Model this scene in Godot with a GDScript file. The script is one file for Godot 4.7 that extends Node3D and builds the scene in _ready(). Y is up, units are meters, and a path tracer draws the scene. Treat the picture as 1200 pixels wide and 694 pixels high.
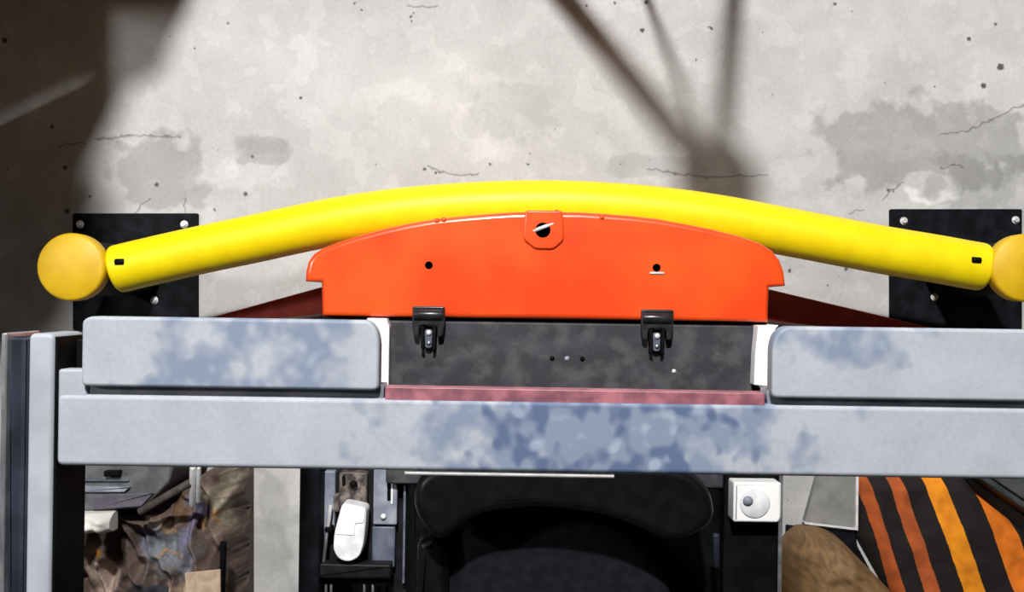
extends Node3D
# A forklift truck backed against a bent yellow safety rail, seen from straight above.
# The camera hangs 3.16 m above the concrete; 1 m on the floor is 369 picture pixels.

const CAM_H := 3.16
const FOCAL := 1166.0
const TILT := -0.0145                     # the truck stands a little askew
var M := {}                               # shared materials
var truck: Node3D
var pivot := Vector3.ZERO

# ---------------------------------------------------------------- measuring
func P(px: float, py: float, h: float) -> Vector3:      # a point at height h
	var k := (CAM_H - h) / FOCAL
	return Vector3((px - 600.0) * k, h, (py - 347.0) * k)

func F(px: float, py: float, h: float) -> Vector3:      # the same, in the truck's own frame
	return P(px, py, h) - pivot

func fpoly(pts: Array, h: float) -> PackedVector2Array:
	var r := PackedVector2Array()
	for p in pts:
		var v := F(p[0], p[1], h)
		r.append(Vector2(v.x, v.z))
	return r

func wpoly(pts: Array, h: float) -> PackedVector2Array:
	var r := PackedVector2Array()
	for p in pts:
		var v := P(p[0], p[1], h)
		r.append(Vector2(v.x, v.z))
	return r

func frect(x0: float, y0: float, x1: float, y1: float, h: float) -> PackedVector2Array:
	return fpoly([[x0, y0], [x1, y0], [x1, y1], [x0, y1]], h)

func rect(x0: float, z0: float, x1: float, z1: float) -> PackedVector2Array:
	return PackedVector2Array([Vector2(x0, z0), Vector2(x1, z0), Vector2(x1, z1), Vector2(x0, z1)])

func ellipse(c: Vector2, rx: float, ry: float, n := 32) -> PackedVector2Array:
	var r := PackedVector2Array()
	for i in n:
		r.append(c + Vector2(cos(TAU * i / n) * rx, sin(TAU * i / n) * ry))
	return r

# ---------------------------------------------------------------- shapes
func begin() -> SurfaceTool:
	var st := SurfaceTool.new()
	st.begin(Mesh.PRIMITIVE_TRIANGLES)
	return st

func vert(st: SurfaceTool, p: Vector3, n: Vector3, uv := Vector2.ZERO) -> void:
	st.set_normal(n)
	st.set_uv(uv)
	st.add_vertex(p)

func area(poly: PackedVector2Array) -> float:
	var a := 0.0
	for i in poly.size():
		var p := poly[i]
		var q := poly[(i + 1) % poly.size()]
		a += p.x * q.y - q.x * p.y
	return a * 0.5

func rounded(poly: PackedVector2Array, r: float, seg := 4) -> PackedVector2Array:
	var out := PackedVector2Array()
	var n := poly.size()
	for i in n:
		var p := poly[i]
		var a := poly[(i + n - 1) % n] - p
		var b := poly[(i + 1) % n] - p
		var k: float = min(r, min(a.length(), b.length()) * 0.45)
		var s := p + a.normalized() * k
		var e := p + b.normalized() * k
		for j in seg + 1:
			var t := float(j) / seg
			out.append(s.lerp(p, t).lerp(p.lerp(e, t), t))
	return out

# A prism from y0 to y1 over an outline, with edges rounded by b (steps k). UV = place on the outline.
func prism(st: SurfaceTool, outline: PackedVector2Array, y0: float, y1: float, b := 0.004, k := 3, uvr := Rect2(0, 0, 1, 1)) -> void:
	var poly := outline
	if area(poly) < 0:
		poly = outline.duplicate()
		poly.reverse()
	var n := poly.size()
	var outs := PackedVector2Array()
	for i in n:
		var d1 := (poly[i] - poly[(i + n - 1) % n]).normalized()
		var d2 := (poly[(i + 1) % n] - poly[i]).normalized()
		var o := Vector2(d1.y, -d1.x) + Vector2(d2.y, -d2.x)
		outs.append(o.normalized())
	var rings := []                      # [height, inset, sine of normal]
	for j in k + 1:
		var a := PI / 2 * (1.0 - float(j) / k)
		rings.append([y1 - b + b * sin(a), b - b * cos(a), sin(a)])
	for j in k + 1:
		var a := PI / 2 * float(j) / k
		rings.append([y0 + b - b * sin(a), b - b * cos(a), -sin(a)])
	var at := func(r: Array, i: int) -> Vector3:
		var q: Vector2 = poly[i] - outs[i] * r[1]
		return Vector3(q.x, r[0], q.y)
	var nm := func(r: Array, i: int) -> Vector3:
		var c := sqrt(max(0.0, 1.0 - r[2] * r[2]))
		return Vector3(outs[i].x * c, r[2], outs[i].y * c)
	var uv := func(p: Vector3) -> Vector2:
		return Vector2((p.x - uvr.position.x) / uvr.size.x, (p.z - uvr.position.y) / uvr.size.y)
	for j in rings.size() - 1:
		for i in n:
			var i2 := (i + 1) % n
			var c := [[j, i2], [j, i], [j + 1, i], [j + 1, i2]]
			for t in [0, 1, 2, 0, 2, 3]:
				var p: Vector3 = at.call(rings[c[t][0]], c[t][1])
				vert(st, p, nm.call(rings[c[t][0]], c[t][1]), uv.call(p))
	for side in 2:
		var r: Array = rings[0] if side == 0 else rings[rings.size() - 1]
		var cap := PackedVector2Array()
		for i in n:
			cap.append(poly[i] - outs[i] * r[1])
		var tri := Geometry2D.triangulate_polygon(poly)
		if tri.is_empty(): push_error("cap not filled")
		for t in range(0, tri.size(), 3):
			var a := cap[tri[t]]
			var q := cap[tri[t + 1]]
			var c := cap[tri[t + 2]]
			var cw := (q - a).cross(c - a) > 0
			var order := [a, q, c] if cw == (side == 0) else [a, c, q]
			for v in order:
				var p := Vector3(v.x, r[0], v.y)
				vert(st, p, Vector3.UP if side == 0 else Vector3.DOWN, uv.call(p))

func plate(outline: PackedVector2Array, y0: float, y1: float, b := 0.004, k := 3, uvr := Rect2(0, 0, 1, 1)) -> SurfaceTool:
	var st := begin()
	prism(st, outline, y0, y1, b, k, uvr)
	return st

# A tube along a path (radius may vary), ends rounded.
func tube(st: SurfaceTool, path: PackedVector3Array, rad: Array, n := 12) -> void:
	var pts := PackedVector3Array()
	var rr := []
	var m := path.size()
	var d0 := (path[0] - path[1]).normalized()
	var d1 := (path[m - 1] - path[m - 2]).normalized()
	var r0: float = rad[0]
	var r1: float = rad[rad.size() - 1]
	for a in [[0.0, 0.25], [0.7, 0.22], [0.95, 0.1]]:
		pts.append(path[0] + d0 * r0 * a[1])
		rr.append(max(r0 * a[0], 0.0002))
	for i in m:
		pts.append(path[i])
		rr.append(rad[min(i, rad.size() - 1)])
	for a in [[0.95, 0.1], [0.7, 0.22], [0.0, 0.25]]:
		pts.append(path[m - 1] + d1 * r1 * a[1])
		rr.append(max(r1 * a[0], 0.0002))
	var up := Vector3.UP if abs(d0.y) < 0.9 else Vector3.RIGHT
	var rings := []
	for i in pts.size():
		var d := (pts[min(i + 1, pts.size() - 1)] - pts[max(i - 1, 0)]).normalized()
		var x := up.cross(d).normalized()
		var y := d.cross(x).normalized()
		var ring := []
		for j in n:
			ring.append(pts[i] + (x * cos(TAU * j / n) + y * sin(TAU * j / n)) * rr[i])
		rings.append(ring)
	st.set_smooth_group(0)
	for i in rings.size() - 1:
		for j in n:
			var j2 := (j + 1) % n
			var q := [rings[i][j], rings[i][j2], rings[i + 1][j2], rings[i + 1][j]]
			for t in [0, 2, 1, 0, 3, 2]:
				st.set_uv(Vector2(float(i) / rings.size(), float(j) / n))
				st.add_vertex(q[t])

func rod(a: Vector3, b: Vector3, r: float, n := 10) -> SurfaceTool:
	var st := begin()
	tube(st, PackedVector3Array([a, b]), [r], n)
	st.generate_normals()
	return st

# A body of revolution about the vertical through c; profile of (radius, height) from the bottom up.
func lathe(st: SurfaceTool, c: Vector3, prof: Array, n := 40) -> void:
	for i in prof.size() - 1:
		st.set_smooth_group(i if prof[i].size() > 2 else 0)
		for j in n:
			var q := []
			for k in [[i, j], [i, j + 1], [i + 1, j + 1], [i + 1, j]]:
				var a: float = TAU * k[1] / n
				q.append(c + Vector3(cos(a) * prof[k[0]][0], prof[k[0]][1], sin(a) * prof[k[0]][0]))
			for t in [0, 1, 2, 0, 2, 3]:
				st.set_uv(Vector2(float(j) / n, float(i) / prof.size()))
				st.add_vertex(q[t])

func lathed(c: Vector3, prof: Array, n := 40) -> SurfaceTool:
	var st := begin()
	lathe(st, c, prof, n)
	st.generate_normals()
	return st

# A sheet on a grid: fn(u, v) gives the point, col(u, v) the colour (linear); the rim drops to the height `to`.
func sheet(nu: int, nv: int, fn: Callable, col: Callable, to := 0.0, place := Rect2()) -> SurfaceTool:
	var st := begin()
	st.set_smooth_group(0)
	var pts := []
	var cols := []
	for j in nv + 1:
		for i in nu + 1:
			var u := float(i) / nu
			var v := float(j) / nv
			pts.append(fn.call(u, v))
			cols.append(col.call(u, v))
	var w := nu + 1
	for j in nv:
		for i in nu:
			var q := [j * w + i, j * w + i + 1, (j + 1) * w + i + 1, (j + 1) * w + i]
			for t in [0, 1, 2, 0, 2, 3]:
				st.set_color(cols[q[t]])
				var p: Vector3 = pts[q[t]]
				st.set_uv((Vector2(p.x, p.z) - place.position) / place.size if place.size.x > 0 else Vector2(float(q[t] % w) / nu, float(q[t] / w) / nv))
				st.add_vertex(pts[q[t]])
	var rim := []
	for i in nu: rim.append(i)
	for j in nv: rim.append(j * w + nu)
	for i in nu: rim.append(nv * w + nu - i)
	for j in nv: rim.append((nv - j) * w)
	st.set_smooth_group(1)
	for i in rim.size():
		var a: int = rim[i]
		var b: int = rim[(i + 1) % rim.size()]
		var q := [pts[b], pts[a], Vector3(pts[a].x, to, pts[a].z), Vector3(pts[b].x, to, pts[b].z)]
		var c := [cols[b], cols[a], cols[a], cols[b]]
		for t in [0, 1, 2, 0, 2, 3]:
			st.set_color(c[t])
			st.set_uv((Vector2(q[t].x, q[t].z) - place.position) / place.size if place.size.x > 0 else Vector2.ZERO)
			st.add_vertex(q[t])
	st.generate_normals()
	return st

# ---------------------------------------------------------------- objects
func obj(called: String, st: SurfaceTool, m: Material, parent: Node = self) -> MeshInstance3D:
	var o := MeshInstance3D.new()
	o.name = called
	o.mesh = st.commit()
	o.material_override = m
	o.cast_shadow = GeometryInstance3D.SHADOW_CASTING_SETTING_ON
	parent.add_child(o, true)
	return o

func tag(o: Node, label: String, category: String, group := "") -> Node:
	o.set_meta("label", label)
	o.set_meta("category", category)
	if group: o.set_meta("group", group)
	return o

func thing(called: String, label: String, category: String, where := Vector3.ZERO, group := "") -> Node3D:
	var o := Node3D.new()
	o.name = called
	o.position = where
	add_child(o, true)
	tag(o, label, category, group)
	return o

func struct(called: String, st: SurfaceTool, m: Material) -> MeshInstance3D:
	var o := obj(called, st, m)
	o.set_meta("kind", "structure")
	return o

# ---------------------------------------------------------------- materials
func c8(r: float, g: float, b: float) -> Color:
	return Color(r / 255.0, g / 255.0, b / 255.0)

func noise(sd: int, freq: float, oct := 3, kind := FastNoiseLite.TYPE_SIMPLEX_SMOOTH) -> FastNoiseLite:
	var n := FastNoiseLite.new()
	n.seed = sd
	n.noise_type = kind
	n.frequency = freq
	n.fractal_octaves = oct
	return n

func plain(c: Color, rough: float, metal := 0.0, spec := 0.5) -> StandardMaterial3D:
	var m := StandardMaterial3D.new()
	m.albedo_color = c
	m.roughness = rough
	m.metallic = metal
	m.metallic_specular = spec
	return m

# paint, rubber or steel with a fine mottle between two colours
func mottled(a: Color, b: Color, rough: float, scale := 2.0, sd := 1, metal := 0.0, spec := 0.5) -> StandardMaterial3D:
	var m := plain(Color.WHITE, rough, metal, spec)
	var t := NoiseTexture2D.new()
	t.width = 256
	t.height = 256
	t.seamless = true
	t.noise = noise(sd, 0.02, 5)
	var g := Gradient.new()
	g.set_color(0, a)
	g.set_color(1, b)
	g.set_offset(0, 0.25)
	g.set_offset(1, 0.75)
	t.color_ramp = g
	m.albedo_texture = t
	m.uv1_triplanar = true
	m.uv1_scale = Vector3.ONE * scale
	return m

func picture(img: Image, rough: float, metal := 0.0) -> StandardMaterial3D:
	var m := plain(Color.WHITE, rough, metal)
	img.generate_mipmaps()
	m.albedo_texture = ImageTexture.create_from_image(img)
	return m

func vertex_paint(rough: float) -> StandardMaterial3D:
	var m := plain(Color.WHITE, rough)
	m.vertex_color_use_as_albedo = true
	return m

# ---------------------------------------------------------------- computed pictures
func seg_dist(p: Vector2, a: Vector2, b: Vector2) -> float:
	return p.distance_to(Geometry2D.get_closest_point_to_segment(p, a, b))

# the concrete: 4 x 4 m round the middle of the place, mottled, pitted, cracked and patched
const FPX := 350.0
func floor_picture() -> Image:
	var s := 1400
	var img := Image.create(s, s, false, Image.FORMAT_RGB8)
	var broad := noise(11, 0.0045, 4)
	var mid := noise(5, 0.022, 4)
	var fine := noise(7, 0.16, 2)
	var warp := noise(23, 0.018, 3)
	for j in s:
		for i in s:
			var k := 1.0 + broad.get_noise_2d(i, j) * 0.07 + mid.get_noise_2d(i, j) * 0.035 + fine.get_noise_2d(i, j) * 0.03
			var w := warp.get_noise_2d(i, j)
			if w > 0.22:                              # smeared cement skin, paler, with an edge
				k += 0.035
			img.set_pixel(i, j, Color(0.728 * k, 0.728 * k, 0.726 * k))
	# patches of other concrete [picture x, y, half width, half height, tone]
	for p in [[1085, 170, 125, 55, 0.86], [1150, 215, 60, 34, 0.90], [1088, 219, 36, 20, 1.16], [1165, 95, 60, 45, 1.03], [185, 205, 60, 45, 0.87], [300, 200, 60, 22, 1.05],
			[595, 130, 60, 36, 0.95], [310, 175, 34, 18, 0.88], [760, 195, 60, 14, 0.93], [980, 205, 70, 30, 0.97], [320, 640, 26, 40, 0.96], [290, 590, 22, 40, 1.06]]:
		var c := Vector2(s / 2.0 + (p[0] - 600.0) / 369.0 * FPX, s / 2.0 + (p[1] - 347.0) / 369.0 * FPX)
		var h := Vector2(p[2], p[3]) / 369.0 * FPX
		for j in range(max(0, int(c.y - h.y * 1.5)), min(s, int(c.y + h.y * 1.5))):
			for i in range(max(0, int(c.x - h.x * 1.5)), min(s, int(c.x + h.x * 1.5))):
				var d := Vector2((i - c.x) / h.x, (j - c.y) / h.y)
				var e: float = max(abs(d.x), abs(d.y)) * 0.6 + d.length() * 0.4 + mid.get_noise_2d(i + 300, j) * 0.55
				var a: float = clamp((1.0 - e) * 5.0, 0.0, 1.0)
				if a > 0.0:
					var q := img.get_pixel(i, j)
					img.set_pixel(i, j, q * lerp(1.0, float(p[4]), a))
	# cracks
	for line in [[[475, 6], [490, 8], [512, 7]], [[1100, 157], [1120, 155], [1137, 152], [1152, 143], [1176, 134], [1188, 125], [1202, 122]], [[1035, 233], [1044, 222], [1058, 214]],
			[[156, 250], [165, 241], [176, 232]], [[215, 233], [217, 247]], [[760, 197], [790, 203], [830, 208], [860, 206], [900, 205]], [[1100, 196], [1118, 193], [1130, 195]],
			[[500, 195], [515, 200], [535, 205], [560, 203]], [[995, 250], [1012, 244]], [[110, 163], [150, 158], [210, 160]], [[70, 170], [85, 168], [100, 166]]]:
		for k in line.size() - 1:
			var a := Vector2(s / 2.0 + (line[k][0] - 600.0) / 369.0 * FPX, s / 2.0 + (line[k][1] - 347.0) / 369.0 * FPX)
			var b := Vector2(s / 2.0 + (line[k + 1][0] - 600.0) / 369.0 * FPX, s / 2.0 + (line[k + 1][1] - 347.0) / 369.0 * FPX)
			for j in range(int(min(a.y, b.y)) - 5, int(max(a.y, b.y)) + 6):
				for i in range(int(min(a.x, b.x)) - 5, int(max(a.x, b.x)) + 6):
					if i < 0 or j < 0 or i >= s or j >= s: continue
					var d := seg_dist(Vector2(i + fine.get_noise_2d(i * 0.5, j * 0.5) * 2.5, j + fine.get_noise_2d(i * 0.5, j * 0.5 + 90) * 2.5), a, b)
					var t: float = clamp(1.3 - d, 0.0, 1.0) * 0.4
					if t > 0.0:
						var q := img.get_pixel(i, j)
						img.set_pixel(i, j, q.lerp(Color(0.2, 0.19, 0.18), t))
	# pits and pebbles showing in the surface
	var rng := RandomNumberGenerator.new()
	rng.seed = 42
	var spots := [[267, 27, 1.8], [481, 19, 2.0], [484, 15, 1.4], [415, 3, 1.8], [423, 11, 1.4], [482, 24, 1.4], [752, 35, 3.2], [757, 2, 3.0], [720, 3, 2.0], [687, 6, 1.8], [833, 33, 2.4], [830, 31, 1.4], [978, 4, 2.4],
		[574, 192, 2.0], [618, 192, 1.8], [497, 198, 2.2], [510, 202, 1.8], [287, 227, 2.6], [183, 216, 3.0], [105, 230, 2.0], [78, 247, 4.0], [60, 148, 3.0], [76, 196, 3.4], [251, 245, 2.0], [5, 47, 4.0],
		[925, 317, 2.6], [991, 315, 2.8], [969, 334, 1.2], [1135, 45, 3.0], [1172, 78, 5.0], [1152, 100, 4.0], [1166, 28, 2.0], [815, 70, 1.6], [352, 114, 2.2], [228, 56, 1.6], [295, 183, 2.0], [1040, 222, 2.2], [1046, 223, 1.6]]
	for k in 150:
		spots.append([rng.randf_range(-120, 1320), rng.randf_range(-380, 1080), rng.randf_range(0.4, 0.9)])
	for p in spots:
		var c := Vector2(s / 2.0 + (p[0] - 600.0) / 369.0 * FPX, s / 2.0 + (p[1] - 347.0) / 369.0 * FPX)
		var r: float = p[2]
		for j in range(max(0, int(c.y - r - 2)), min(s, int(c.y + r + 3))):
			for i in range(max(0, int(c.x - r - 2)), min(s, int(c.x + r + 3))):
				var t: float = clamp(r * 0.75 + 0.4 - Vector2(i, j).distance_to(c) + fine.get_noise_2d(i * 3, j * 3) * 1.2, 0.0, 1.0)
				if t > 0.0:
					img.set_pixel(i, j, img.get_pixel(i, j).lerp(Color(0.17, 0.16, 0.16), t * 0.75))
	return img

# the guard's worn grey-blue paint; picture coordinates 0..1340 by 370..570
func guard_picture() -> Image:
	var w := 1340
	var h := 200
	var img := Image.create(w, h, false, Image.FORMAT_RGB8)
	var n1 := noise(3, 0.011, 3)
	var n2 := noise(31, 0.03, 2)
	var n3 := noise(9, 0.11, 3)
	for j in h:
		for i in w:
			var y := j + 370
			var k := 1.0 + n3.get_noise_2d(i, j) * 0.035 + n1.get_noise_2d(i, j) * 0.05
			var c := Color(0.605 * k, 0.625 * k, 0.66 * k)
			# rubbed, oily patches: bare blue steel with pale flecks
			var z := 0.0
			if y > 468:
				z = 1.0 - max(0.0, abs(i - 700.0) - 90.0) / 170.0
			elif i < 460:
				z = 0.75 - max(0.0, abs(i - 300.0) - 60.0) / 130.0
			else:
				z = 0.6 - max(0.0, abs(i - 985.0) - 70.0) / 110.0 - max(0.0, y - 405.0) / 50.0
			var b := n1.get_noise_2d(i * 1.2 + 500, j * 1.2) * 1.0 + n2.get_noise_2d(i, j) * 0.35 + z - (0.1 if y > 468 else 0.3)
			c = c.lerp(Color(0.40, 0.455, 0.545), clamp(b * 1.5, 0.0, 1.0) * 0.8)
			if y > 468:
				var d := n2.get_noise_2d(i + 900, j * 0.8 + 40) * 0.8 + n1.get_noise_2d(i, j + 700) + z - 0.85
				c = c.lerp(Color(0.27, 0.33, 0.46), clamp(d * 2.0, 0.0, 1.0) * 0.85)
			var f := n2.get_noise_2d(i * 0.8 + 300, j * 0.8 + 300) - 0.3
			c = c.lerp(Color(0.60, 0.65, 0.71), clamp(f * 3.0, 0.0, 1.0) * clamp(z, 0.0, 1.0) * 0.6)
			img.set_pixel(i, j, c)
	return img

# dust and scrapes on the dark engine cover
func cover_picture() -> Image:
	var w := 640
	var h := 280
	var img := Image.create(w, h, false, Image.FORMAT_RGB8)
	var n1 := noise(13, 0.016, 4)
	var n2 := noise(14, 0.09, 3)
	for j in h:
		for i in w:
			var a: float = clamp(n1.get_noise_2d(i, j * 1.2) * 1.5 + 0.45 + n2.get_noise_2d(i, j) * 0.25, 0.0, 1.0)
			var t: float = clamp(n1.get_noise_2d(i + 800, j) * 2.0, 0.0, 1.0)
			img.set_pixel(i, j, Color(0.155, 0.15, 0.175).lerp(Color(0.27, 0.265, 0.275), a).lerp(Color(0.18, 0.17, 0.22), t * 0.6))
	return img

# woven cloth printed with slanting orange and black bars
func stripe_picture() -> Image:
	var w := 512
	var h := 384
	var img := Image.create(w, h, false, Image.FORMAT_RGB8)
	var n1 := noise(4, 0.02, 4)
	var edges := [1008.0, 1022.0, 1043.0, 1060.0, 1085.0, 1109.0, 1141.0, 1171.0, 1205.0, 1237.0, 1272.0, 1306.0, 1345.0]
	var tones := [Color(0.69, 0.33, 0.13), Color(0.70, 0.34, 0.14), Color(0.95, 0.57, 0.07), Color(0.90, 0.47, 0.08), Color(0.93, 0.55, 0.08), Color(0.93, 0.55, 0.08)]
	for j in h:
		for i in w:
			var x := 985.0 + 300.0 * i / w
			var y := 546.0 + 220.0 * j / h
			var c: float = x - (0.285 + 0.09 * clamp((x - 1010.0) / 150.0, 0.0, 1.0)) * (y - 572.0) + n1.get_noise_2d(i, j) * 0.8
			var k := -1
			for e in edges.size():
				if c >= edges[e]: k = e
			var col := Color(0.085, 0.06, 0.055)
			if k >= 0 and k % 2 == 0:
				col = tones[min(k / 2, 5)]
			var weave := 1.0 + 0.07 * (((i / 2) % 2) * 2 - 1) * (((j / 2) % 2) * 2 - 1) + n1.get_noise_2d(i, j) * 0.18
			img.set_pixel(i, j, Color(col.r * weave, col.g * weave, col.b * weave))
	return img

# ---------------------------------------------------------------- lamps
func high_bay(at: Vector3, energy: float, size: float, label: String) -> void:
	var t := thing("warehouse_lamp", label, "lamp", at)
	obj("lamp_housing", lathed(Vector3.ZERO, [[size * 1.05, 0.0], [size * 1.12, 0.0], [size * 1.1, 0.03], [size * 0.8, 0.14], [size * 0.4, 0.2], [0.05, 0.24], [0.0, 0.24]]), M.black_paint, t)
	obj("hanger_rod", rod(Vector3(0, 0.23, 0), Vector3(0, 6.3 - at.y, 0), 0.012), M.steel, t)
	var g := plain(Color.WHITE, 0.5)
	g.emission_enabled = true
	g.emission = Color(1, 0.97, 0.92)
	g.emission_energy_multiplier = 2.0
	obj("round_disc", plate(ellipse(Vector2.ZERO, size, size), 0.0, 0.012, 0.003), g, t)
	var l := SpotLight3D.new()
	l.name = "lamp_light"
	l.position = Vector3(0, -0.02, 0)
	l.rotation_degrees = Vector3(-90, 0, 0)
	l.spot_angle = 80
	l.spot_angle_attenuation = 0.4
	l.spot_range = 30
	l.spot_attenuation = 2
	l.light_energy = energy
	l.light_color = Color(1.0, 0.99, 0.98)
	l.light_size = size
	l.shadow_enabled = true
	t.add_child(l)

# ---------------------------------------------------------------- the scene
func _ready() -> void:
	# camera, straight down
	var cam := Camera3D.new()
	cam.name = "camera"
	cam.position = Vector3(0, CAM_H, 0)
	cam.rotation_degrees = Vector3(-90, 0, 0)
	cam.fov = rad_to_deg(2.0 * atan(347.0 / FOCAL))
	cam.near = 0.05
	cam.far = 60
	cam.current = true
	add_child(cam)
	# air and exposure
	var we := WorldEnvironment.new()
	we.name = "world_environment"
	var env := Environment.new()
	env.background_mode = Environment.BG_COLOR
	env.background_color = Color(0.02, 0.02, 0.02)
	env.tonemap_mode = Environment.TONE_MAPPER_LINEAR
	env.tonemap_exposure = 0.70
	env.sdfgi_enabled = true
	env.ssao_enabled = true
	env.ssil_enabled = true
	we.environment = env
	add_child(we)
	materials()
	# the hall's lamps: a strong one north of the truck, an added weaker one to the west for half-shade
	high_bay(Vector3(-0.2, 5.2, -3.0), 88.0, 0.14, "black high-bay lamp hanging north of the truck, the brighter one")
	high_bay(Vector3(-4.0, 5.0, -1.2), 22.0, 0.2, "added black high-bay lamp at the west side, the dimmer one, giving half-shade")
	build_hall()
	build_barrier()
	build_truck()
	build_left_heap()
	build_right_things()
	build_outside()

func materials() -> void:
	M.black_paint = mottled(c8(18, 19, 22), c8(32, 33, 37), 0.5, 3.0, 2, 0.0, 0.3)
	M.plate_black = mottled(c8(13, 14, 18), c8(26, 28, 33), 0.6, 2.5, 3, 0.0, 0.2)
	M.deep_black = mottled(c8(8, 8, 9), c8(15, 15, 18), 0.55, 3.0, 4, 0.0, 0.2)
	M.steel = mottled(c8(150, 153, 158), c8(200, 202, 206), 0.35, 4.0, 5, 0.8)
	M.zinc = mottled(c8(205, 206, 208), c8(240, 240, 240), 0.3, 6.0, 6, 0.35)
	M.yellow_cap = mottled(c8(208, 166, 12), c8(220, 180, 20), 0.5, 2.0, 7)
	M.yellow_rail = mottled(c8(240, 212, 8), c8(247, 222, 12), 0.45, 2.0, 8, 0.0, 0.4)
	M.orange = mottled(c8(224, 65, 15), c8(232, 84, 24), 0.32, 0.7, 9)
	M.orange.clearcoat_enabled = true
	M.orange.clearcoat = 0.35
	M.orange.clearcoat_roughness = 0.15
	M.bore = plain(c8(30, 12, 8), 0.7)
	M.navy = mottled(c8(26, 31, 40), c8(42, 48, 60), 0.4, 2.0, 10)
	M.guard_plain = mottled(c8(146, 151, 159), c8(160, 165, 173), 0.5, 2.0, 12)
	M.white_plastic = plain(c8(246, 246, 246), 0.45)
	M.card = mottled(c8(214, 214, 218), c8(238, 238, 240), 0.6, 5.0, 14)
	M.pink = mottled(c8(110, 66, 78), c8(160, 100, 110), 0.5, 4.0, 15)
	M.slate = mottled(c8(76, 82, 98), c8(108, 114, 130), 0.5, 3.0, 16)
	M.pale_slate = mottled(c8(120, 126, 142), c8(156, 160, 172), 0.45, 3.0, 17)
	M.rust = mottled(c8(48, 42, 40), c8(120, 110, 102), 0.7, 8.0, 18)
	M.seat_vinyl = mottled(c8(9, 9, 11), c8(16, 16, 19), 0.35, 4.0, 19, 0.0, 0.35)
	M.seat_cloth = mottled(c8(22, 20, 25), c8(29, 27, 33), 0.85, 6.0, 20, 0.0, 0.2)
	M.red_shade = mottled(c8(148, 36, 24), c8(166, 48, 32), 0.6, 2.0, 22)
	M.latch = mottled(c8(26, 26, 30), c8(44, 44, 48), 0.3, 5.0, 23)
	M.groove = mottled(c8(92, 98, 110), c8(120, 124, 134), 0.55, 3.0, 21)

func build_hall() -> void:
	var fm := picture(floor_picture(), 0.8)
	var nt := NoiseTexture2D.new()
	nt.width = 512
	nt.height = 512
	nt.seamless = true
	nt.as_normal_map = true
	nt.bump_strength = 2.5
	nt.noise = noise(50, 0.03, 5)
	fm.normal_enabled = true
	fm.normal_texture = nt
	fm.normal_scale = 0.15
	struct("floor", plate(rect(-7, -7, 7, 7), -0.25, 0.0, 0.001, 1, Rect2(-2, -2, 4, 4)), fm)
	var wm := mottled(c8(120, 120, 118), c8(138, 137, 134), 0.9, 0.5, 40)
	struct("ceiling", plate(rect(-7.2, -7.2, 7.2, 7.2), 6.3, 6.5, 0.01, 1), wm)
	struct("wall_north", plate(rect(-7.2, -7.2, 7.2, -7.0), 0.0, 6.3, 0.01, 1), wm)
	struct("wall_south", plate(rect(-7.2, 7.0, 7.2, 7.2), 0.0, 6.3, 0.01, 1), wm)
	struct("wall_west", plate(rect(-7.2, -7.0, -7.0, 7.0), 0.0, 6.3, 0.01, 1), wm)
	struct("wall_east", plate(rect(7.0, -7.0, 7.2, 7.0), 0.0, 6.3, 0.01, 1), wm)

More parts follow.
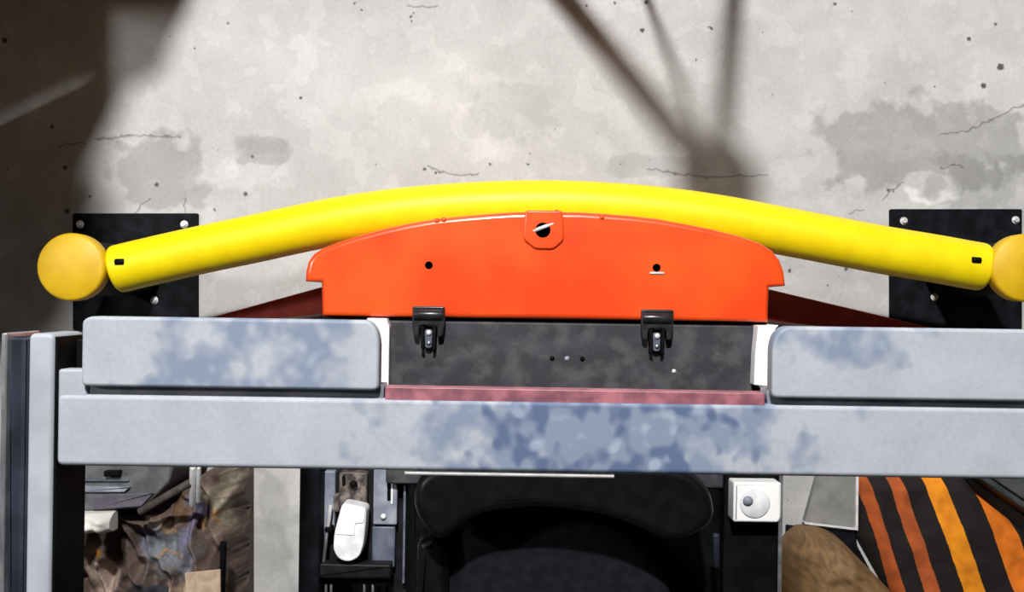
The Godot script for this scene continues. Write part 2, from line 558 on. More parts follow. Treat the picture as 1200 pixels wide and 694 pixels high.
# ---------------------------------------------------------------- the barrier
func build_barrier() -> void:
	var b := thing("safety_barrier", "bent yellow tube rail between two round yellow posts on black floor plates", "barrier", P(640, 316, 0.0))
	var o := b.position
	var sites := [[82.0, 313.0, 85.0, 232.0, 250.0, 387.0], [1203.0, 314.0, 1043.0, 1198.0, 245.0, 387.0]]
	var bolts := [[[94, 263], [216, 263], [181, 352]], [[1059, 259], [1190, 258], [1095, 348]]]
	for k in 2:
		var s: Array = sites[k]
		var q := rounded(wpoly([[s[2], s[4]], [s[3], s[4]], [s[3], s[5]], [s[2], s[5]]], 0.012), 0.006, 3)
		var st := begin()
		prism(st, off(q, o), 0.0, 0.012, 0.002, 2)
		var pl := obj("base_plate", st, M.plate_black, b)
		for p in bolts[k]:
			var c := P(p[0], p[1], 0.012) - o
			var hx := begin()
			prism(hx, ellipse(Vector2(c.x, c.z), 0.0125, 0.0125, 20), 0.012, 0.0145, 0.001, 2)
			prism(hx, ellipse(Vector2(c.x, c.z), 0.0085, 0.0085, 6), 0.0145, 0.023, 0.0015, 2)
			obj("bolt", hx, M.zinc, pl)
		var top := P(s[0], s[1], 0.5) - o
		var c0 := Vector3(top.x, 0, top.z)
		var ps := obj("post", lathed(c0, [[0.076, 0.012], [0.076, 0.458]], 48), M.deep_black, b)
		obj("post_cap", lathed(c0, [[0.076, 0.452], [0.0895, 0.453], [0.091, 0.456], [0.0915, 0.49], [0.089, 0.4965], [0.083, 0.5], [0.0, 0.501]], 56), M.yellow_cap, ps)
		# stub that carries the rail
		obj("rail_socket", rod(Vector3(c0.x, 0.43, c0.z), P(170.0 if k == 0 else 1112.0, 309.0 if k == 0 else 304.0, 0.43) - o, 0.035), M.deep_black, ps)
	# the rail: a thick flexible tube pushed into a bow
	var ctr := [[134, 316.5], [165, 309], [231, 294], [300, 279.5], [350, 268.5], [400, 258.5], [450, 251], [500, 245.5], [550, 242], [600, 240], [650, 239.7], [700, 241.5], [750, 245], [800, 250.5],
		[850, 258], [900, 267.5], [950, 277], [1000, 286.5], [1043, 294.5], [1100, 304], [1130, 309.5], [1154.5, 313.7]]
	var cv := Curve3D.new()
	for i in ctr.size():
		var h := 0.43
		var p := P(ctr[i][0], ctr[i][1], h) - o
		var a := P(ctr[max(i - 1, 0)][0], ctr[max(i - 1, 0)][1], h) - o
		var z := P(ctr[min(i + 1, ctr.size() - 1)][0], ctr[min(i + 1, ctr.size() - 1)][1], h) - o
		cv.add_point(p, (a - z) / 6.0, (z - a) / 6.0)
	var L := cv.get_baked_length()
	var n := 420
	var nr := 56
	var st := begin()
	st.set_smooth_group(0)
	var rings := []
	for i in n + 1:
		var s := L * i / n
		var p := cv.sample_baked(s, true)
		var d := (cv.sample_baked(min(s + 0.004, L), true) - cv.sample_baked(max(s - 0.004, 0.0), true)).normalized()
		var side := d.cross(Vector3.UP).normalized()
		var e: float = min(s, L - s)
		var r := 0.066
		if e < 0.022:                                   # rounded, blunt ends
			r *= 0.72 + 0.28 * sqrt(1.0 - pow(1.0 - e / 0.022, 2.0))
		var ring := []
		for j in nr:
			var t := TAU * j / nr
			var v := p + (side * cos(t) + Vector3.UP * sin(t)) * r
			ring.append(v)
		rings.append(ring)
	for i in n:
		for j in nr:
			var j2 := (j + 1) % nr
			var q := [[i, j], [i + 1, j], [i + 1, j2], [i, j2]]
			for t in [0, 2, 1, 0, 3, 2]:
				st.add_vertex(rings[q[t][0]][q[t][1]])
	for k in 2:                                         # the flat ends
		var ring: Array = rings[0] if k == 0 else rings[n]
		var c := Vector3.ZERO
		for v in ring: c += v / nr
		st.set_smooth_group(1 + k)
		for j in nr:
			var j2 := (j + 1) % nr
			for v in ([c, ring[j], ring[j2]] if k == 0 else [c, ring[j2], ring[j]]):
				st.add_vertex(v)
	st.generate_normals()
	var rail := obj("rail", st, M.yellow_rail, b)
	for p in [[140, 307, 0.03], [1144, 305, -0.08]]:
		var c := P(p[0], p[1], 0.495) - o
		var ax := Vector3(1, 0, p[2] * -1.0).normalized() * 0.0105
		var pin := begin()
		tube(pin, PackedVector3Array([c - ax, c + ax]), [0.0085], 10)
		pin.generate_normals()
		obj("pin", pin, M.deep_black, rail)

func off(poly: PackedVector2Array, o: Vector3) -> PackedVector2Array:
	var r := PackedVector2Array()
	for p in poly:
		r.append(p - Vector2(o.x, o.z))
	return r

# ---------------------------------------------------------------- the truck
func build_truck() -> void:
	pivot = P(640, 347, 0.0)
	pivot = Vector3((640.0 - 600.0) / FOCAL * 2.16, 0, 0)
	truck = thing("forklift", "forklift truck with orange counterweight pressed on the yellow rail, grey overhead guard and black seat", "forklift", pivot)
	truck.rotation.y = TILT
	var T := truck
	# counterweight with its bored holes
	var H := 1.0
	var cw := CSGCombiner3D.new()
	cw.name = "counterweight"
	T.add_child(cw, true)
	var line := fpoly([[357, 334], [357.5, 322], [360, 311], [366, 302], [376, 295], [396, 287], [420, 279], [450, 270.5], [480, 263.5], [510, 258], [540, 254.5], [570, 251.5], [600, 249], [640, 248], [680, 248],
		[710, 249.5], [740, 251.5], [770, 254.5], [800, 259.5], [835, 266], [865, 273], [890, 281], [905, 290], [914, 301], [919, 314], [921, 331], [902, 333], [901, 374], [640, 374], [377, 374], [376, 334]], H)
	var body := CSGMesh3D.new()
	body.mesh = plate(line, 0.14, H, 0.011, 4).commit()
	body.material = M.orange
	body.name = "counterweight_casting"
	cw.add_child(body)
	for p in [[502, 313, 0.0085], [769, 312, 0.0088], [635, 270, 0.0165]]:
		var cyl := CSGCylinder3D.new()
		cyl.name = "bore"
		cyl.radius = p[2]
		cyl.height = 0.2
		cyl.sides = 28
		cyl.operation = CSGShape3D.OPERATION_SUBTRACTION
		cyl.material = M.bore
		cyl.position = F(p[0], p[1], H)
		cw.add_child(cyl, true)
	# lifting-eye boss: a raised pad round the big bore, a bar across it
	var pad := CSGCombiner3D.new()
	pad.name = "lifting_boss"
	T.add_child(pad, true)
	var pm := CSGMesh3D.new()
	pm.name = "boss_pad"
	pm.mesh = plate(rounded(fpoly([[614, 247], [658, 247], [660, 281], [648, 292], [626, 292], [612, 281]], H), 0.008), H - 0.01, H + 0.006, 0.0035, 3).commit()
	pm.material = M.orange
	pad.add_child(pm)
	var hole := CSGCylinder3D.new()
	hole.name = "boss_bore"
	hole.radius = 0.0165
	hole.height = 0.2
	hole.sides = 28
	hole.operation = CSGShape3D.OPERATION_SUBTRACTION
	hole.material = M.bore
	hole.position = F(635, 270, H)
	pad.add_child(hole)
	obj("lifting_pin", rod(F(624, 271, H + 0.002), F(647, 262, H + 0.002), 0.0045), M.zinc, T)
	var lip := obj("bore_lip", plate(rounded(frect(761, 317, 778, 319.5, H), 0.001, 2), H - 0.002, H + 0.003, 0.001, 2), M.zinc, T)
	lip.set_meta("label", "small bright lip at the edge of a bore")
	for p in [[511, 260.5], [519, 259.5], [704, 254], [651, 248.5]]:
		obj("paint_nub", lathed(F(p[0], p[1], H - 0.003), [[0.006, 0.0], [0.0055, 0.003], [0.003, 0.0055], [0.0, 0.006]], 12), M.orange, T)
	# engine cover behind it
	var cover_h := 0.985
	var cp := picture(cover_picture(), 0.6)
	var a0 := F(455, 378, cover_h)
	var a1 := F(884, 570, cover_h)
	obj("engine_cover", plate(rounded(rect(a0.x, a0.z, a1.x, a1.z), 0.006), 0.5, cover_h, 0.005, 3, Rect2(a0.x, a0.z, a1.x - a0.x, a1.z - a0.z)), cp, T)
	for x in [648, 665.5, 683.5]:
		obj("cover_hole", lathed(F(x, 420, cover_h), [[0.0055, -0.002], [0.0055, 0.0012], [0.0, 0.0014]], 14), M.deep_black if x != 665.5 else M.pale_slate, T)
	obj("cover_screw", lathed(F(791, 433, cover_h), [[0.005, -0.002], [0.005, 0.002], [0.003, 0.004], [0.0, 0.0045]], 14), M.zinc, T)
	obj("cover_gasket", plate(frect(378, 372, 900, 380, 0.97), 0.6, 0.965, 0.002, 2), M.bore, T)
	for x in [503.0, 770.0]:
		build_latch(x, T)
	# plain white blocks in the gaps beside the cover
	for g in [[[430, 376], [453, 376], [457, 386], [457, 456], [438, 456]], [[889, 378], [924, 377], [924, 452], [885, 448], [886, 410]]]:
		obj("white_block", plate(rounded(fpoly(g, 1.02), 0.003), 0.8, 1.02, 0.003, 2), M.white_plastic, T).set_meta("label", "plain white block in the gap beside the engine cover")
	build_guard(T)
	build_cab(T)
	# low plates coloured dark red to stand for the rail's red-tinted shadow
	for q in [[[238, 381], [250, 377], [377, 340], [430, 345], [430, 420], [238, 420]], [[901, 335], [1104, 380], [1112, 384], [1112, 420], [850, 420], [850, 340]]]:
		obj("red_shade_plate", plate(rounded(fpoly(q, 0.14), 0.004), 0.05, 0.14, 0.004, 2), M.red_shade, T).set_meta("label", "low dark red plate standing in for red-tinted shadow")
	# chassis and wheels that carry it
	obj("chassis", plate(rounded(rect(F(362, 0, 0.95).x, 0.02, F(912, 0, 0.95).x, 1.6), 0.02), 0.14, 0.8, 0.01, 2), M.deep_black, T)
	for sx in [-1.0, 1.0]:
		for z in [0.3, 1.3]:
			var st := begin()
			lathe(st, Vector3.ZERO, [[0.0, -0.07], [0.12, -0.07], [0.2, -0.07], [0.225, -0.05], [0.23, 0.0], [0.225, 0.05], [0.2, 0.07], [0.12, 0.07], [0.0, 0.07]], 32)
			st.generate_normals()
			var wl := obj("wheel", st, M.deep_black, T)
			wl.transform = Transform3D(Basis(Vector3(0, 0, 1), PI / 2), Vector3(0.0 + sx * 0.34, 0.23, z))

func build_latch(x: float, T: Node3D) -> void:
	var o := F(x, 378, 1.0)
	var l := Node3D.new()
	l.name = "hood_latch"
	l.position = o
	T.add_child(l, true)
	var k := (CAM_H - 1.0) / FOCAL                        # one picture pixel up here
	var q := func(pts: Array) -> PackedVector2Array:
		var r := PackedVector2Array()
		for p in pts: r.append(Vector2(p[0], p[1]) * k)
		return r
	obj("latch_plate", plate(rounded(q.call([[-19, -17], [19, -17], [19, 3], [17, 18], [11, 19], [10, 6], [-10, 6], [-11, 19], [-17, 18], [-19, 3]]), 0.006), -0.004, 0.012, 0.003, 3), M.latch, l)
	var roll := begin()
	tube(roll, PackedVector3Array([Vector3(-16 * k, 0.012, -7 * k), Vector3(16 * k, 0.012, -7 * k)]), [0.011], 14)
	roll.generate_normals()
	obj("latch_roll", roll, M.latch, l)
	for s in [-1, 1]:
		obj("latch_arm", plate(rounded(q.call([[s * 5.0, 4], [s * 9.5, 4], [s * 8.5, 33], [s * 4.5, 35]]), 0.003), -0.012, 0.011, 0.002, 2), M.deep_black, l)
	obj("latch_hook", plate(rounded(q.call([[-4.5, 10], [4.5, 10], [4, 32], [-4, 32]]), 0.006), -0.012, 0.004, 0.002, 2), M.slate, l)
	obj("latch_pin", lathed(Vector3(0.5 * k, 0.003, 14 * k), [[0.006, 0.0], [0.006, 0.004], [0.004, 0.006], [0.0, 0.0065]], 14), M.zinc, l)
	obj("latch_pin", lathed(Vector3(0.5 * k, 0.003, 26 * k), [[0.005, 0.0], [0.005, 0.003], [0.0, 0.005]], 14), M.steel, l)

func build_guard(T: Node3D) -> void:
	var g := Node3D.new()
	g.name = "overhead_guard"
	T.add_child(g, true)
	var H := 2.1
	var gm := picture(guard_picture(), 0.65, 0.0)
	var p0 := F(0, 370, H)
	var p1 := F(1340, 570, H)
	var uvr := Rect2(p0.x, p0.z, p1.x - p0.x, p1.z - p0.z)
	var bx := func(x0: float, y0: float, x1: float, y1: float, r := 0.006) -> PackedVector2Array:
		return rounded(frect(x0, y0, x1, y1, H), r)
	# rear beam and the two plates above it
	obj("rear_beam", plate(rounded(frect(66, 471, 1292, 556, H), 0.008), H - 0.06, H - 0.004, 0.006, 4, uvr), gm, g)
	obj("rear_plate", plate(rounded(fpoly([[98, 384], [107, 379], [434, 379], [443, 390], [446, 404], [446, 461], [98, 461]], H), 0.007), H - 0.02, H + 0.004, 0.004, 3, uvr), gm, g)
	obj("rear_plate", plate(rounded(fpoly([[905, 402], [909, 388], [920, 379], [1248, 379], [1257, 384], [1257, 463], [905, 463]], H), 0.007), H - 0.02, H + 0.004, 0.004, 3, uvr), gm, g)
	for x in [[66, 101], [1252, 1292]]:
		obj("gusset", plate(rounded(frect(x[0], 442, x[1], 482, H), 0.004), H - 0.03, H - 0.006, 0.003, 3, uvr), M.guard_plain, g)
	for x in [[101, 450], [903, 1250]]:
		obj("groove_strip", plate(frect(x[0], 455, x[1], 478, H), H - 0.04, H - 0.009, 0.002, 2), M.groove, g)
	obj("orange_reflection", plate(rounded(fpoly([[453, 456], [897, 457], [898, 476], [453, 476]], H - 0.01), 0.002), H - 0.03, H - 0.006, 0.002, 2), M.pink, g).set_meta("label", "pink-red strip standing in for orange reflected on the beam edge")  # pink colour stands in for the orange reflected in the beam edge
	obj("beam_highlight", rod(F(478, 556.5, H - 0.012), F(722, 557, H - 0.012), 0.003), M.zinc, g).set_meta("label", "bright rod standing in for a highlight along the beam edge")  # bright rod put in as the highlight on the beam edge
	# side members with a dark outer web and a thin bright lip
	for s in [0, 1]:
		var c := 676.0
		var m := func(x: float) -> float:
			return x if s == 0 else c * 2.0 - x
		var z1 := 1500.0
		obj("side_member", plate(rounded(frect(m.call(34), 400, m.call(64), z1, H), 0.007), H - 0.075, H, 0.005, 3, Rect2(-3, -3, 6, 6)), M.guard_plain, g)
		obj("outer_web", plate(rounded(frect(m.call(9), 404, m.call(36), z1, H - 0.01), 0.003), H - 0.075, H - 0.01, 0.004, 3), M.navy, g)
		obj("outer_lip", plate(rounded(frect(m.call(2), 400, m.call(9), z1, H), 0.002), H - 0.075, H, 0.002, 2), M.steel, g)
		obj("inner_shade", plate(rounded(frect(m.call(60), 404, m.call(67), z1, H), 0.001), H - 0.078, H - 0.004, 0.001, 1), M.deep_black, g)  # black facing painted as the shade on the member's inner face
		obj("bracket_plate", plate(rounded(frect(m.call(62), 406, m.call(99), 470, H - 0.05), 0.003), H - 0.08, H - 0.05, 0.002, 2), M.deep_black, g)
		# legs down to the body
		var top := F(m.call(150.0), 425, H - 0.04)
		var foot := F(m.call(120.0), 425, H - 0.04)
		foot.y = 0.8
		foot.x = -0.52 if s == 0 else 0.52
		foot.z = 0.075
		obj("rear_leg", rod(foot, top, 0.025, 12), M.deep_black, g)
		var ft := F(m.call(49.0), 1480, H - 0.04)
		obj("front_leg", rod(Vector3(-0.42 if s == 0 else 0.42, 0.78, ft.z + 0.15), ft, 0.025, 12), M.deep_black, g)
	obj("front_beam", plate(rounded(frect(34, 1440, 1318, 1500, H), 0.006), H - 0.06, H - 0.002, 0.006, 3), M.guard_plain, g)

func build_cab(T: Node3D) -> void:
	# black body rails beside the driver's place
	obj("body_rail", plate(rounded(frect(354, 384, 379, 1100, 1.0), 0.006), 0.7, 1.0, 0.006, 3), M.plate_black, T)
	obj("body_rail", plate(rounded(frect(852, 458, 917, 1100, 1.0), 0.006), 0.7, 1.0, 0.006, 3), M.deep_black, T)
	obj("bright_edge", plate(rounded(frect(915.5, 470, 921, 1100, 0.99), 0.002), 0.7, 0.99, 0.002, 2), M.steel, T)
	# lever console
	var k := Node3D.new()
	k.name = "lever_console"
	k.position = F(425, 620, 0.95)
	T.add_child(k, true)
	var o := k.position
	var cr := func(x0: float, y0: float, x1: float, y1: float, h: float, r := 0.004) -> PackedVector2Array:
		return off(rounded(frect(x0, y0, x1, y1, h), r), o)
	obj("console_floor", plate(cr.call(377, 540, 482, 720, 0.93), -0.15, -0.02, 0.004, 2), M.black_paint, k)
	obj("console_side", plate(cr.call(378, 556, 396, 626, 0.95), -0.05, 0.0, 0.004, 2), M.pale_slate, k)
	obj("console_side", plate(cr.call(376, 626, 386, 668, 0.95), -0.05, 0.0, 0.004, 2), M.slate, k)
	obj("console_panel", plate(cr.call(441, 552, 469, 618, 0.96), -0.05, 0.012, 0.004, 3), M.pale_slate, k)
	obj("console_panel", plate(cr.call(440, 620, 467, 668, 0.955), -0.05, 0.006, 0.004, 3), M.slate, k)
	obj("panel_slot", plate(cr.call(457, 560, 461, 590, 0.965), 0.0, 0.014, 0.001, 1), M.deep_black, k)
	obj("panel_trim", plate(cr.call(461.5, 566, 464, 594, 0.965), 0.0, 0.015, 0.001, 1), M.card, k)
	obj("panel_trim", plate(cr.call(475.5, 560, 478.5, 688, 0.965), -0.05, 0.004, 0.001, 1), M.slate, k)
	obj("panel_screw", lathed(F(453, 608, 0.962) - o, [[0.006, 0.0], [0.006, 0.004], [0.004, 0.007], [0.0, 0.0075]], 14), M.white_plastic, k)
	# worn mechanism block with two openings
	var mb := begin()
	prism(mb, cr.call(400, 557, 433, 600, 0.96, 0.008), -0.05, 0.008, 0.005, 3)
	prism(mb, cr.call(393, 583, 402, 604, 0.95, 0.004), -0.05, 0.0, 0.004, 2)
	obj("mechanism", mb, M.rust, k)
	obj("mechanism_hole", lathed(F(418, 570, 0.96) - o + Vector3(0, 0.006, 0), [[0.0085, 0.0], [0.0085, 0.003], [0.0, 0.0035]], 16), M.deep_black, k)
	obj("mechanism_hole", plate(off(rounded(fpoly([[403, 563], [407, 560], [408, 572], [404, 574]], 0.965), 0.002), o), 0.0, 0.011, 0.001, 1), M.deep_black, k)
	# pale rounded plate with a clipped upper half
	obj("lever_pad", plate(off(rounded(fpoly([[405, 592], [434, 598], [431, 640], [426, 656], [414, 662], [402, 659], [395, 648], [396, 628]], 1.0), 0.012), o), 0.0, 0.055, 0.004, 3), M.card, k).set_meta("label", "pale rounded lever pad")
	obj("pad_label", plate(off(rounded(fpoly([[406, 594], [432, 599], [430, 616], [420, 617], [419, 631], [397, 630]], 1.008), 0.003), o), 0.05, 0.0575, 0.0008, 1), M.white_plastic, k)
	obj("lever_rod", rod(F(391, 596, 0.97) - o, F(388, 623, 0.97) - o, 0.0045), M.zinc, k)
	obj("lever_rod", rod(F(387, 627, 0.97) - o, F(384, 662, 0.97) - o, 0.004), M.steel, k)
	obj("rod_collar", plate(cr.call(384, 622, 393, 628, 0.98), 0.0, 0.028, 0.002, 2), M.deep_black, k)
	obj("cross_bar", plate(cr.call(372, 666, 462, 684, 1.0), 0.0, 0.04, 0.006, 3), M.black_paint, k)
	for x in [387, 393, 432, 442]:
		obj("console_pin", rod(F(x, 688, 0.96) - o, F(x, 700, 0.96) - o, 0.003), M.steel, k)
	# seat: shiny backrest roll, round cushion in front
	var s := Node3D.new()
	s.name = "seat"
	s.position = F(650, 640, 1.0)
	T.add_child(s, true)
	o = s.position
	obj("seat_base", plate(off(rounded(frect(480, 500, 852, 1000, 0.98), 0.02), o), -0.2, -0.02, 0.02, 4), M.deep_black, s)
	obj("backrest", plate(off(rounded(fpoly([[486, 600], [490, 566], [520, 545], [800, 545], [838, 570], [846, 612], [800, 640], [720, 606], [640, 596], [560, 606], [515, 646]], 1.25), 0.05, 6), o), 0.02, 0.24, 0.02, 5), M.seat_vinyl, s)
	obj("cushion", plate(off(ellipse(Vector2(F(648, 725, 1.1).x, F(648, 725, 1.1).z), 0.265, 0.215, 48), o), -0.03, 0.1, 0.04, 6), M.seat_cloth, s)
	obj("armrest", plate(off(rounded(fpoly([[492, 640], [512, 630], [530, 650], [530, 760], [488, 760]], 1.15), 0.012), o), -0.02, 0.14, 0.02, 4), M.seat_vinyl, s)
	obj("lever", rod(F(843, 624, 1.1), F(844, 660, 1.08), 0.007), M.navy, T)
	# white square box; grey disc and bluish mark stand in for a reflection on it
	var w := Node3D.new()
	w.name = "white_box"
	w.position = F(887, 588, 1.02)
	T.add_child(w, true)
	o = w.position
	obj("box_body", plate(off(rounded(fpoly([[863, 562], [919, 562], [919, 603], [916, 609], [863, 609]], 1.05), 0.005), o), -0.03, 0.03, 0.005, 3), M.white_plastic, w)
	obj("round_disc", lathed(F(888, 586, 1.05) - o, [[0.0325, -0.004], [0.0325, 0.001], [0.03, 0.0025], [0.0, 0.003]], 32), M.card, w)
	obj("reflection_mark", lathed(F(880, 584, 1.053) - o, [[0.011, 0.0], [0.011, 0.0006], [0.0, 0.0008]], 18), M.pale_slate, w)
	obj("box_seam", plate(off(frect(866, 566, 867, 606, 1.05), o), 0.0, 0.0308, 0.0003, 1), M.slate, w)

# ---------------------------------------------------------------- things on the floor, seen through the guard
func build_left_heap() -> void:
	pivot = Vector3.ZERO
	var n1 := noise(71, 2.6, 4)
	var n2 := noise(72, 7.0, 2)
	var n3 := noise(73, 30.0, 2)
	var top := func(px: float, py: float) -> float:
		var p := P(px, py, 0.3)
		var k := n2.get_noise_2d(p.x * 1.2, p.z * 0.7)
		var edge: float = clamp((274.0 + n1.get_noise_2d(py * 0.01, 3.0) * 8.0 - px) / 22.0, 0.0, 1.0)
		return (0.22 + n1.get_noise_2d(p.x, p.z) * 0.10 + (1.0 - abs(k) * 2.4) * 0.035 + n3.get_noise_2d(p.x, p.z) * 0.004) * (0.15 + 0.85 * pow(edge, 0.55)) + 0.015
	var fn := func(u: float, v: float) -> Vector3:
		var px: float = lerp(20.0, 275.0, u)
		var py: float = lerp(600.0 - 44.0 * smoothstep(190.0, 240.0, px), 800.0, v)
		var h: float = top.call(px, py)
		var p := P(px, py, 0.22)
		return Vector3(p.x, h, p.z)
	var col := func(u: float, v: float) -> Color:
		var px: float = lerp(20.0, 275.0, u)
		var py: float = lerp(600.0 - 44.0 * smoothstep(190.0, 240.0, px), 800.0, v)
		var w := Vector2(n1.get_noise_2d(px * 0.01, py * 0.01), n1.get_noise_2d(px * 0.01 + 9.0, py * 0.01)) * 18.0
		var q := Vector2(px, py) + w
		var c := c8(86, 70, 63)
		var zones := [[118, 668, 26, 40, 150, 132, 120], [258, 585, 20, 46, 150, 140, 122], [205, 640, 40, 34, 104, 108, 116], [228, 612, 12, 40, 98, 94, 118], [172, 622, 16, 18, 92, 88, 106], [203, 614, 12, 12, 165, 142, 110],
			[212, 588, 18, 12, 104, 78, 58], [117, 648, 8, 6, 220, 140, 40], [252, 611, 10, 3, 180, 125, 55], [206, 646, 18, 2.5, 150, 116, 78], [232, 684, 26, 18, 160, 140, 118], [148, 640, 24, 40, 70, 56, 50], [185, 695, 40, 14, 44, 44, 50]]
		for z in zones:
			var d := Vector2((q.x - z[0]) / z[2], (q.y - z[1]) / z[3]).length()
			c = c.lerp(c8(z[4], z[5], z[6]), clamp((1.0 - d) * 2.5, 0.0, 1.0))
		return (c * (1.0 + n3.get_noise_2d(px * 0.02, py * 0.02) * 0.22)).srgb_to_linear()
	var hm := vertex_paint(0.85)
	tag(obj("tarpaulin", sheet(150, 120, fn, col), hm), "crumpled brown tarpaulin with bluish patches, heaped on the floor left of the forklift", "tarpaulin")
	# dark grey steel case behind the tarpaulin
	var b := thing("steel_case", "dark grey steel case with pale ribs behind the brown tarpaulin", "case", P(140, 575, 0.3) * Vector3(1, 0, 1))
	var o := b.position
	obj("body", plate(off(rounded(wpoly([[40, 540], [205, 540], [198, 566], [168, 596], [40, 602]], 0.36), 0.01), o), 0.0, 0.36, 0.008, 3), mottled(c8(76, 79, 82), c8(100, 102, 104), 0.5, 3.0, 81), b)
	obj("rib", plate(off(rounded(wpoly([[96, 570], [152, 571], [146, 577], [96, 577]], 0.37), 0.003), o), 0.355, 0.372, 0.003, 2), M.pale_slate, b)
	obj("rib", plate(off(rounded(wpoly([[96, 562], [150, 563], [150, 565], [96, 565]], 0.37), 0.001), o), 0.355, 0.368, 0.002, 2), M.slate, b)
	obj("handle", plate(off(rounded(wpoly([[122, 552], [140, 552], [140, 557], [122, 559]], 0.38), 0.003), o), 0.355, 0.385, 0.003, 2), M.deep_black, b)
	obj("lid", plate(off(rounded(wpoly([[110, 580], [180, 578], [165, 594], [108, 598]], 0.37), 0.004), o), 0.355, 0.368, 0.003, 2), mottled(c8(80, 76, 88), c8(98, 94, 106), 0.5, 3.0, 82), b)
	# rods and sticks
	tag(obj("steel_rod", rod(P(226, 548, 0.42), P(225, 592, 0.36), 0.009), M.zinc), "bright steel rod standing up out of the brown tarpaulin, left of a pair", "rod", "bright rods in the heap")
	tag(obj("steel_rod", rod(P(233, 548, 0.42), P(232, 588, 0.37), 0.006), M.zinc), "bright steel rod standing up out of the brown tarpaulin, thinner right one", "rod", "bright rods in the heap")
	tag(obj("stick", rod(P(164, 600, 0.384), P(222, 566, 0.40), 0.011), mottled(c8(48, 42, 42), c8(78, 70, 68), 0.8, 5.0, 83)), "dark stick lying slantwise across the edge of the tarpaulin", "stick")
	tag(obj("stake", rod(P(262, 636, 0.34), P(260, 720, 0.30), 0.0095), M.deep_black), "thin black stake at the right edge of the tarpaulin", "stake")
	var rag := func(u: float, v: float) -> Vector3:
		var p := P(lerp(78.0, 128.0, u), lerp(603.0, 626.0, v), 0.40)
		var d := Vector2(u - 0.5, v - 0.5).length()
		return p + Vector3(0, 0.04 - d * d * 0.12 + n2.get_noise_2d(p.x * 2.0, p.z * 2.0) * 0.03 - 0.02, 0)
	tag(obj("rag", sheet(24, 14, rag, func(_u, _v): return c8(215, 214, 208).srgb_to_linear(), 0.34), hm), "crumpled white rag lying on the heap beside the steel case", "rag")
	tag(obj("cardboard", plate(rounded(wpoly([[216, 672], [258, 668], [258, 730], [220, 730]], 0.35), 0.003), 0.34, 0.348, 0.002, 2), mottled(c8(168, 146, 124), c8(190, 168, 146), 0.9, 5.0, 84)), "beige piece of cardboard at the bottom of the heap beside the black stake", "cardboard")
	var i := 0
	for q in [[[270, 652], [284, 650], [290, 664], [276, 668]], [[266, 634], [276, 640], [272, 648], [264, 644]], [[282, 668], [292, 672], [290, 682], [281, 678]], [[244, 700], [250, 694], [258, 702], [250, 708]]]:
		if i < 3:
			tag(obj("paper_scrap", plate(rounded(wpoly(q, 0.01), 0.004), 0.0, 0.006 + i * 0.002, 0.002, 2), M.white_plastic), ["largest white paper scrap on the floor right of the black stake", "small white paper scrap just beside the tip of the black stake", "white paper scrap on the floor farthest right of the black stake"][i], "paper scrap", "paper scraps by the heap")
		i += 1

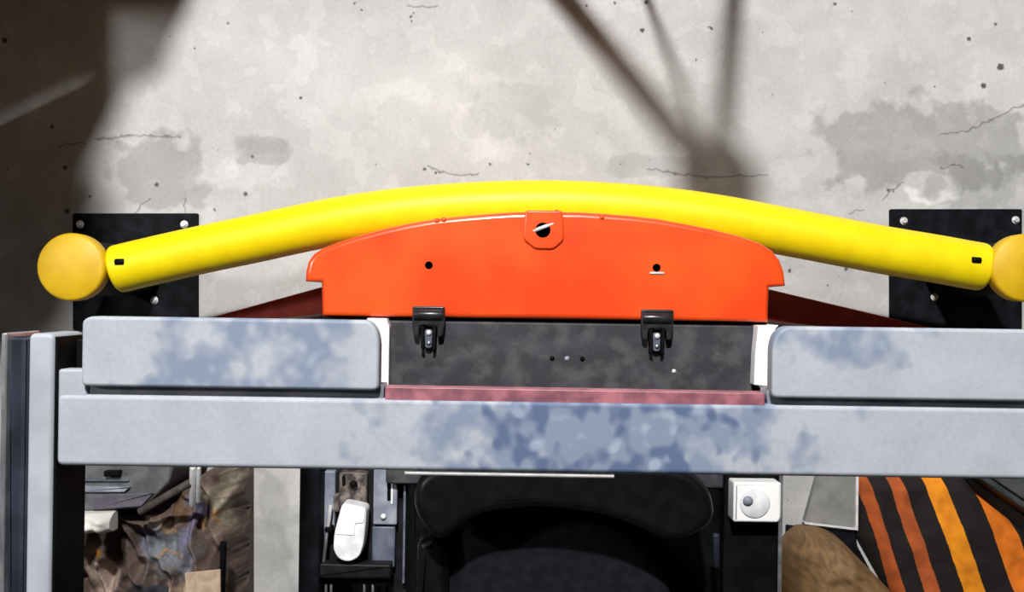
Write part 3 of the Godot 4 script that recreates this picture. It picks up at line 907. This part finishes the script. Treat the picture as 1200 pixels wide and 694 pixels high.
func build_right_things() -> void:
	# grey board on the floor
	var gb := thing("grey_board", "grey board with a pale rim lying on the floor left of the striped cloth", "board", P(975, 590, 0.0))
	var o := gb.position
	obj("board", plate(off(rounded(wpoly([[963, 540], [1006, 540], [1005, 619], [943, 612]], 0.03), 0.003), o), 0.0, 0.03, 0.003, 2), mottled(c8(128, 129, 126), c8(146, 146, 142), 0.7, 2.0, 90), gb)
	obj("rim", plate(off(rounded(wpoly([[1003, 540], [1006.5, 540], [1005.5, 622], [943, 614.5], [943, 612], [1002.5, 619]], 0.034), 0.001), o), 0.0, 0.036, 0.001, 1), M.card, gb)
	# black mat with a sack on it
	tag(obj("rubber_mat", plate(rounded(wpoly([[922, 616], [1003, 625], [1005, 640], [1038, 702], [1050, 820], [922, 820]], 0.02), 0.004), 0.0, 0.02, 0.004, 2), M.plate_black), "black rubber mat on the floor under the brown sack", "mat")
	var n1 := noise(91, 5.0, 4)
	var n2 := noise(92, 22.0, 3)
	var fn := func(u: float, v: float) -> Vector3:
		var y: float = lerp(631.0, 800.0, v)
		var l: float = 931.0 + 22.0 * pow(1.0 - min(1.0, v * 6.0), 2.0)
		var r: float = min(988.0 + (y - 631.0) * 0.98, 1062.0) - 14.0 * pow(1.0 - min(1.0, v * 12.0), 2.0)
		var a := P(lerp(l, r, u), y, 0.2)
		var e: float = pow(max(0.0, 1.0 - pow(abs(u * 2.0 - 1.0), 2.6)), 0.5) * pow(max(0.0, 1.0 - pow(abs(v * 2.0 - 1.0), 6.0)), 0.5)
		return Vector3(a.x, 0.05 + 0.22 * e + n1.get_noise_2d(a.x, a.z) * 0.03 * e + n2.get_noise_2d(a.x * 0.6, a.z * 0.4) * 0.005 * e, a.z)
	var col := func(u: float, v: float) -> Color:
		var k := 1.0 + n1.get_noise_2d(u * 2.0, v * 3.0) * 0.3 + n2.get_noise_2d(u, v) * 0.12
		return (c8(126, 98, 66) * k).lerp(c8(142, 104, 52), clamp(v * 2.0 - 0.3 + n1.get_noise_2d(u * 3.0 + 4.0, v) * 0.5, 0.0, 1.0) * 0.6).srgb_to_linear()
	tag(obj("sack", sheet(60, 60, fn, col, 0.02), vertex_paint(0.75)), "bulging brown sack lying on the black rubber mat", "sack")
	# black and orange barred cloth, thrown over a low stack
	var sf := func(u: float, v: float) -> Vector3:
		var px: float = lerp(1009.0, 1285.0, u)
		var t: float = 556.0 + max(0.0, px - 1128.0) * 0.9
		var py: float = lerp(t, 770.0, v)
		px += 0.56 * max(0.0, py - 632.0) * (1.0 - u)
		var a := P(px, py, 0.06)
		var e: float = clamp((1285.0 - px) / 40.0, 0.0, 1.0) * clamp(u * 14.0, 0.0, 1.0) * clamp(v * 12.0, 0.0, 1.0)
		return Vector3(a.x, 0.012 + 0.06 * pow(e, 0.5) + n1.get_noise_2d(a.x * 0.7, a.z * 0.7) * 0.018 * e, a.z)
	var c0 := P(985, 546, 0.06)
	var c1 := P(1285, 766, 0.06)
	var cloth_at := Rect2(c0.x, c0.z, c1.x - c0.x, c1.z - c0.z)
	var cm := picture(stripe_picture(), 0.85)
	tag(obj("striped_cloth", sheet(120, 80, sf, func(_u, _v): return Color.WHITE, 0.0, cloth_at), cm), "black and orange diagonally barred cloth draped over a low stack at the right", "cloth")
	var sc := thing("dark_block", "dark grey block behind the striped cloth, under the beam", "case", P(1180, 570, 0.0))  # plain dark grey block with a thin top plate
	o = sc.position
	obj("body", plate(off(rounded(wpoly([[1146, 520], [1290, 520], [1290, 660], [1210, 604], [1146, 560]], 0.15), 0.01), o), 0.0, 0.15, 0.008, 3), mottled(c8(52, 58, 60), c8(74, 78, 78), 0.6, 3.0, 95), sc)
	obj("lid", plate(off(rounded(wpoly([[1152, 530], [1280, 530], [1280, 640], [1212, 594], [1156, 556]], 0.162), 0.01), o), 0.145, 0.162, 0.005, 3), mottled(c8(58, 64, 66), c8(80, 84, 84), 0.6, 3.0, 96), sc)

# ---------------------------------------------------------------- unseen outside the picture: a tripod, plus screen and crates added to shade the floor
func build_outside() -> void:
	# tripod whose legs shade the floor above the rail
	var t := thing("tripod", "black tripod standing north of the barrier, outside the picture", "tripod", Vector3(0.39, 0, -1.3))
	var o := t.position
	var apex := Vector3(0.388, 1.6, -1.18) - o
	for f in [[Vector3(-0.2, 0.0, -1.4), 0.032], [Vector3(0.36, 0.0, -1.13), 0.011], [Vector3(0.77, 0.0, -1.8), 0.022]]:
		obj("leg", rod(f[0] - o + Vector3(0, 0.02, 0), apex, f[1], 12), M.deep_black, t)
	obj("head", lathed(apex, [[0.06, -0.05], [0.09, -0.03], [0.09, 0.03], [0.05, 0.05], [0.0, 0.05]], 20), M.black_paint, t)
	# unseen board screen added to shade the floor's corner; slits between its boards let light through
	var r := thing("added_screen", "added timber board screen shaped to shade the floor corner, outside the picture", "screen", Vector3(-0.9, 0, -1.375))
	r.rotation.y = -PI + atan2(0.43, 0.9)
	var wood := mottled(c8(120, 92, 62), c8(150, 118, 84), 0.8, 2.0, 97)
	for x in [0.06, 0.48, 0.88]:
		obj("post", plate(rounded(rect(x - 0.03, 0.02, x + 0.03, 0.08), 0.006), 0.0, 2.6, 0.003, 2), M.navy, r)
	for q in [[-0.05, 0.02, 0.3], [-0.05, 0.305, 0.6], [-0.05, 0.605, 0.92], [-0.05, 0.925, 1.24], [0.02, 1.37, 1.64], [0.02, 1.645, 1.93], [-0.06, 2.03, 2.28], [-0.11, 2.285, 2.55]]:
		obj("board", plate(rect(q[0], -0.02, 0.94, 0.02), q[1], q[2], 0.003, 2), wood, r)
	obj("end_board", plate(rect(-0.05, -0.02, 0.16, 0.02), 1.245, 1.5, 0.003, 2), wood, r)
	for k in 2:  # unseen crates added to keep the west lamp off the floor's left edge
		var c := thing("added_crate", ["lower wooden crate added to block the west lamp, outside the picture", "upper wooden crate added to block the west lamp, outside the picture"][k], "crate", Vector3(-2.3, 0.55 * k, -0.75), "crates west of the barrier")
		obj("body", plate(rect(-0.42, -0.62, 0.42, 0.62), 0.0, 0.549, 0.006, 2), wood, c)
		for h in [0.06, 0.27, 0.48]:
			obj("batten", plate(rect(0.425, -0.62, 0.437, 0.62), h - 0.03, h + 0.03, 0.002, 1), wood, c)
